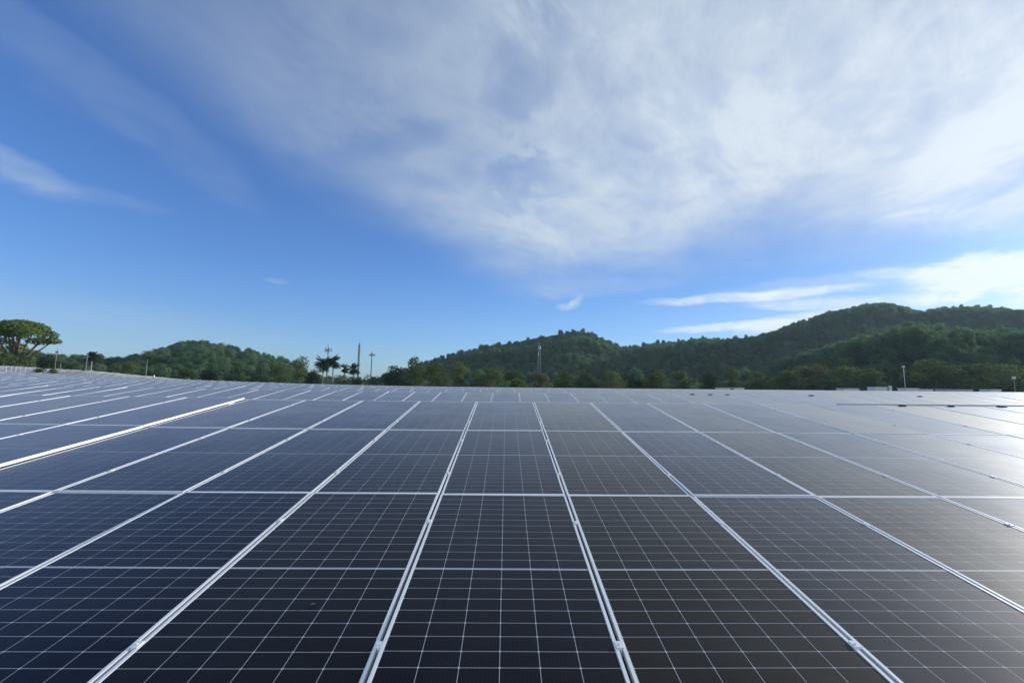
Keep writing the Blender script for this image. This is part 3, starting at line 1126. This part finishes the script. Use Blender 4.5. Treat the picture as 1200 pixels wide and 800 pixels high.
def ordn(n):
    if n <= 20:
        return ORD[n]
    tens = {2: 'twenty', 3: 'thirty', 4: 'forty', 5: 'fifty', 6: 'sixty'}[n // 10]
    if n % 10 == 0:
        return tens[:-1] + 'ieth'
    return tens + '-' + ORD[n % 10]


def side(c):
    if c == 0:
        return 'in the central column'
    return ordn(abs(c)) + (' column left' if c < 0 else ' column right') + ' of the central one'


TONE = ('near black', 'dark navy', 'slate blue', 'hazy pale grey')
ROWN = {0: {1: 'nearest full row', 2: 'middle row', 3: 'row below the first ridge'}}
BANK = {1: 'second bank', 2: 'third bank', 3: 'fourth bank', 4: 'fifth bank'}
BATCH = {0: .22, 1: .95, 2: .12, 3: .8, 4: .4, -1: .5, -2: .2, -3: .25}   # cell tint runs by column, as the delivered batches do
cand = []
for tier in range(NT):
    for row in ((1, 2, 3) if tier == 0 else (3,)):
        for c in range(-84, 84):
            pm = panel_matrix(c, row, tier)
            pr = [project(pm @ Vector(q)) for q in ((-PW / 2, -PL_ / 2, 0), (PW / 2, -PL_ / 2, 0), (PW / 2, PL_ / 2, 0), (-PW / 2, PL_ / 2, 0), (0, 0, 0), (0, .5, 0))]
            ins = any(q and -6 < q[0] < 1206 and q[1] < 806 for q in pr)
            near = (pm.translation - EYE).length
            cand.append((tier, near, c, row, pm, ins))
inside = [q for q in cand if q[5]]
inside.sort(key=lambda q: (q[0], q[1]))
single = inside[:298]
single_keys = {(q[0], q[2], q[3]) for q in single}
for tier, near, c, row, pm, ins in single:
    if tier == 0:
        tone = 'glossy blue black' if c < 1 else ('dusty dark grey' if c < 4 else 'pale glaring')
        lab = f'{tone} panel, {ROWN[0][row]}, {side(c)}'
    else:
        tone = 'blue grey' if c < 2 else 'pale glaring'
        lab = f'{tone} panel, {BANK[tier]}, {side(c)}'
    t = thing('solar_panel', lab, 'solar panel', group='solar panels in rows on the roof')
    t.matrix_world = pm
    link_mesh('frame', FRAME, t)
    lm = link_mesh('laminate', LAM, t)
    rt = random.Random(c * 7 + 3)
    tn = BATCH.get(c, rt.uniform(.05, .45) if c < 0 else rt.uniform(.2, .95)) + random.Random(c * 31 + row * 5 + tier).uniform(-.12, .12)
    lm.color = (min(1, max(0, tn)), 0, 0, 1)
    if tier == 0 and c != -5:
        for yy in (-PL_ * .27, PL_ * .27):
            o = link_mesh('clamp', CLAMP, t); o.location = (GX / 2, yy, 0)

# all the remaining panels: far banks and the ones just outside the picture
rest = [q for q in cand if (q[0], q[2], q[3]) not in single_keys and not (q[0] == 0 and abs(q[2]) > 22)]
mf, ml = MB(), MB()
uvl = ml.bm.loops.layers.uv.new('cells')
for tier, near, c, row, pm, ins in rest:
    for src, dst in ((FRAME, mf), (LAM, ml)):
        vv = [dst.bm.verts.new(pm @ v.co) for v in src.vertices]
        for p in src.polygons:
            f = dst.bm.faces.new([vv[i] for i in p.vertices])
            if dst is ml:
                for lp, vi in zip(f.loops, p.vertices):
                    lp[uvl].uv = src.vertices[vi].co.xy
far = bpy.data.objects.new('far_solar_panels', None); COL.objects.link(far)
far['kind'] = 'stuff'; far['label'] = 'thin slivers of solar panels in the farthest banks at the roof edge'; far['category'] = 'solar panels'
mf.build('frame', M_ALU, far); ml.build('laminate', M_GLASS, far).color = (.4, 0, 0, 1)

# a grey cable tray along the first ridge on the right, with black clips
x0, x1 = 6.9, 13.5
ct = MB()
a, b = surf(x0, S_TOP + .035, 0), surf(x1, S_TOP + .035, 0)
ct.box(x0, x1, a.y - .02, a.y + .10, a.z - .05, a.z + .020)
tag(ct.build('cable_tray', M_STEEL), 'long grey cable tray along the first ridge at the right edge', 'cable tray')
for px, dy_, wd, lab in ((1056, -.02, .17, 'leftmost of the three black clips hanging on the grey cable tray'), (1113, -.02, .13, 'middle of the three black clips hanging on the grey cable tray'),
                         (1172, -.02, .22, 'rightmost and largest of the three black clips on the grey cable tray')):
    p = at(px, 474, a.y - .1)
    mb = MB()
    wd *= .75; mb.box(-wd / 2, wd / 2, -.03, .03, .0, .016); mb.bevel(.004)
    mb.box(-wd * .2, wd * .3, -.012, .05, .0162, .026)
    o = mb.build('cable_clip', M_BLACK); tag(o, lab, 'clip', 'black clips along the panel ridges')
    q = surf(p.x, S_TOP - .09, 0, .004); o.location = q; o.rotation_euler.x = AL
for px, tier, wd, lab in ((1077, 1, .30, 'black clip on the second ridge above the grey cable tray'), (811, 1, .26, 'black clip on the second ridge left of the rooftop box with the dark door'),
                          (832, 1, .26, 'black clip on the second ridge, just left of below the dark-doored rooftop box'), (852, 1, .26, 'black clip on the second ridge below the rooftop box with the dark door'),
                          (950, 1, .34, 'widest black clip on the second ridge, right of the dark-doored rooftop box')):
    yq = surf(0, S_TOP - .05, tier).y
    p = at(px, 462, yq)
    mb = MB(); wd *= .7; mb.box(-wd / 2, wd / 2, -.035, .035, 0, .02); mb.bevel(.005); mb.box(-wd * .15, wd * .25, -.03, .04, .0202, .032)
    o = mb.build('cable_clip', M_BLACK); tag(o, lab, 'clip', 'black clips along the panel ridges')
    o.location = surf(p.x, S_TOP - .08, tier, .004); o.rotation_euler.x = AL

# ------------------------------------------------------------------ things on the far roof edge
ZF = Z_TOP - .155
YF = Y_TOP + PERIOD * (NT - 1) + 2.4


def roof_box(px0, px1, top_py, label, mat=M_WHITE, dy_=0.0, depth=1.4, door=False, name='rooftop_box', cat='rooftop box', eave=True, group='white boxes on the far roof edge'):
    y = YF + dy_
    a, b = at(px0, 455, y), at(px1, 455, y)
    zt = at((px0 + px1) / 2, top_py, y).z
    h = max(zt - ZF, .35)
    xc = (a.x + b.x) / 2; wd = b.x - a.x
    t = thing(name, label, cat, (xc, y, ZF), group)
    mb = MB(); mb.box(-wd / 2, wd / 2, 0, depth, 0, h - .07); mb.build('body', mat, t)
    e = .06 if eave else 0
    mb = MB(); mb.box(-wd / 2 - e, wd / 2 + e, -e, depth + e, h - .07, h); mb.build('lid', mat, t)
    if door:
        mb = MB(); mb.box(-.32 + .0, .32, -.012, -.002, .08, h - .10); mb.build('door', M_DOOR, t)
    n = max(2, int(wd / .5))
    return t


roof_box(844, 872, 454.2, 'white rooftop box with a dark door in its middle', door=True)
roof_box(989, 1007, 454.8, 'small white box right of the almost black tree', dy_=.3)
roof_box(1026, 1040, 453.2, 'white flat topped box just left of the thin white post', dy_=.2)
roof_box(1062, 1077, 454.6, 'white box standing at the foot of the tall street lamp', dy_=.1)
roof_box(1085, 1093, 455.8, 'smallest white box right of the tall street lamp', dy_=.2)
roof_box(1107, 1140, 456.0, 'long low pale grey box near the right edge', M_GREYP, dy_=.4)
roof_box(1160, 1173, 456.0, 'whiter box at the right end of the row of boxes', dy_=.2)
p = at(1043, 451.8, YF)
wp = thing('white_post', 'thin white post between two white boxes on the roof edge', 'post', (p.x, YF, ZF))
mb = MB(); mb.box(-.13, .13, -.13, .13, 0, p.z - ZF - .05); mb.build('post', M_WHITE, wp)
mb = MB(); mb.box(-.17, .17, -.17, .17, p.z - ZF - .05, p.z - ZF); mb.build('cap', M_WHITE, wp)

# brown boundary wall on the ground beyond the roof
mb = MB()
a, b = at(706, 457, 68), at(985, 457, 68)
zt = at(800, 456.2, 68).z
mb.box(a.x, b.x, 67.8, 68.2, 0, zt - .12)
bw = thing('boundary_wall', 'long low brown wall in front of the trees, beyond the roof edge', 'wall')
mb.build('blockwork', M_BROWN, bw)
mb = MB(); mb.box(a.x - .05, b.x + .05, 67.72, 68.28, zt - .12, zt); mb.build('coping', M_CONC, bw)

# pale rubble strip, railing and scrub at the raised left end of the roof
yl = Y_TOP + PERIOD * (NT - 1) + 1.6


def left_z(x):
    return Z_TOP + camber(x) - .155


V, Fq = [], []
ks, kd = 150, 9
for a_ in range(ks):
    x = -94 + 47 * a_ / (ks - 1)
    f = min(1, max(0, (-x - 47) / 15))
    for b_ in range(kd):
        t_ = b_ / (kd - 1)
        rise = math.sin(min(1, t_ * 1.15) * math.pi / 2)
        bump = (rng.random() - .5) * .22 * f * (1 if 0 < b_ < kd - 1 else .3)
        V.append((x + rng.uniform(-.12, .12), yl + .2 + 2.7 * t_, left_z(x) - .02 + (.03 + .70 * f) * rise + bump))
for a_ in range(ks - 1):
    for b_ in range(kd - 1):
        q_ = a_ * kd + b_
        Fq.append((q_, q_ + kd, q_ + kd + 1, q_ + 1))
tag(link_mesh('rubble_bank', raw_mesh('rubble_bank', V, Fq, M_CONC)), 'low bank of pale rubble along the raised left end of the roof', 'rubble')
x0, x1 = at(6, 442, yl - .5).x, at(40, 442, yl - .5).x
rl = thing('guard_railing', 'short white guard railing on the pale left roof edge', 'railing', ((x0 + x1) / 2, yl - .5, left_z((x0 + x1) / 2)))
L2 = (x1 - x0) / 2
for zz, nm in ((1.0, 'handrail'), (.55, 'midrail')):
    mb = MB(); mb.tube([(-L2, 0, zz - .02 * L2), (L2, 0, zz - .02 * L2 - (left_z(x0) - left_z(x1)))], .035, 6); mb.build(nm, M_WHITE, rl)
for k in range(7):
    xx = -L2 + 2 * L2 * k / 6
    zt = 1.0 - (left_z(x0) - left_z(x1)) * k / 6
    mb = MB(); mb.tube([(xx, 0, -.8), (xx, 0, zt - .03)], .03, 6); mb.build('post', M_WHITE, rl)
for k, (px, py, wpx, lab) in enumerate(((46, 440, 13, 'low green shrub right of the white guard railing'), (62, 442.5, 11, 'low brownish shrub second from the white guard railing'))):
    p = at(px, py, yl - .2); zz = left_z(p.x)
    t = thing('shrub', lab, 'shrub', (p.x, yl - .2, zz))
    lbs = [(rng.uniform(-.5, .5), rng.uniform(-.2, .2), rng.uniform(.2, .5), .5, .35, .3) for _ in range(6)]
    link_mesh('foliage', crown_mesh('foliage', lbs, 500, .16, (M_LEAFOLIVE, M_LEAFTAN)[k], 70 + k), t)
    mb = MB(); mb.tube([(0, 0, -.05), (.05, 0, .4)], [.05, .02], 5); mb.build('stem', M_BARK, t)
    t.scale = (wpx / F_PX * yl / 1.7,) * 2 + (1.1,)

# the small red and white marker on the roof edge
p = at(180.5, 440, yl)
mk_ = thing('marker_post', 'tiny red and white marker post on the far roof edge', 'post', (p.x, yl, left_z(p.x)))
mb = MB(); mb.box(-.07, .07, -.07, .07, 0, .3); mb.build('red_band', M_RED, mk_)
mb = MB(); mb.box(-.068, .068, -.068, .068, .3, .55); mb.build('white_band', M_WHITE, mk_)

# dry leaves on the near panels
for px, py, rz, lab in ((366, 709, .6, 'dry brown leaf lying on the dark panel left of the central one'), (407, 633, 2.1, 'tiny pale speck of leaf on the middle panel left of the central one')):
    v = ray(px, py)
    t_ = -H0 / (v.z - v.y * SA / CA)
    p = EYE + v * t_
    mb = MB()
    sc = .018 if py > 700 else .012
    pts = [(-1, 0), (-.5, .35), (.2, .38), (1, 0), (.3, -.32), (-.5, -.3)]
    top = [mb.bm.verts.new((x * sc, y * sc, .006 + .012 * abs(y))) for x, y in pts]
    bot = [mb.bm.verts.new((x * sc, y * sc, .004 + .012 * abs(y))) for x, y in pts]
    mb.bm.faces.new(top); mb.bm.faces.new(bot[::-1])
    for i in range(6):
        mb.bm.faces.new((top[i], bot[i], bot[(i + 1) % 6], top[(i + 1) % 6]))
    o = mb.build('dry_leaf', M_LEAFDRY); tag(o, lab, 'leaf')
    o.location = p; o.rotation_euler = (AL, 0, rz)
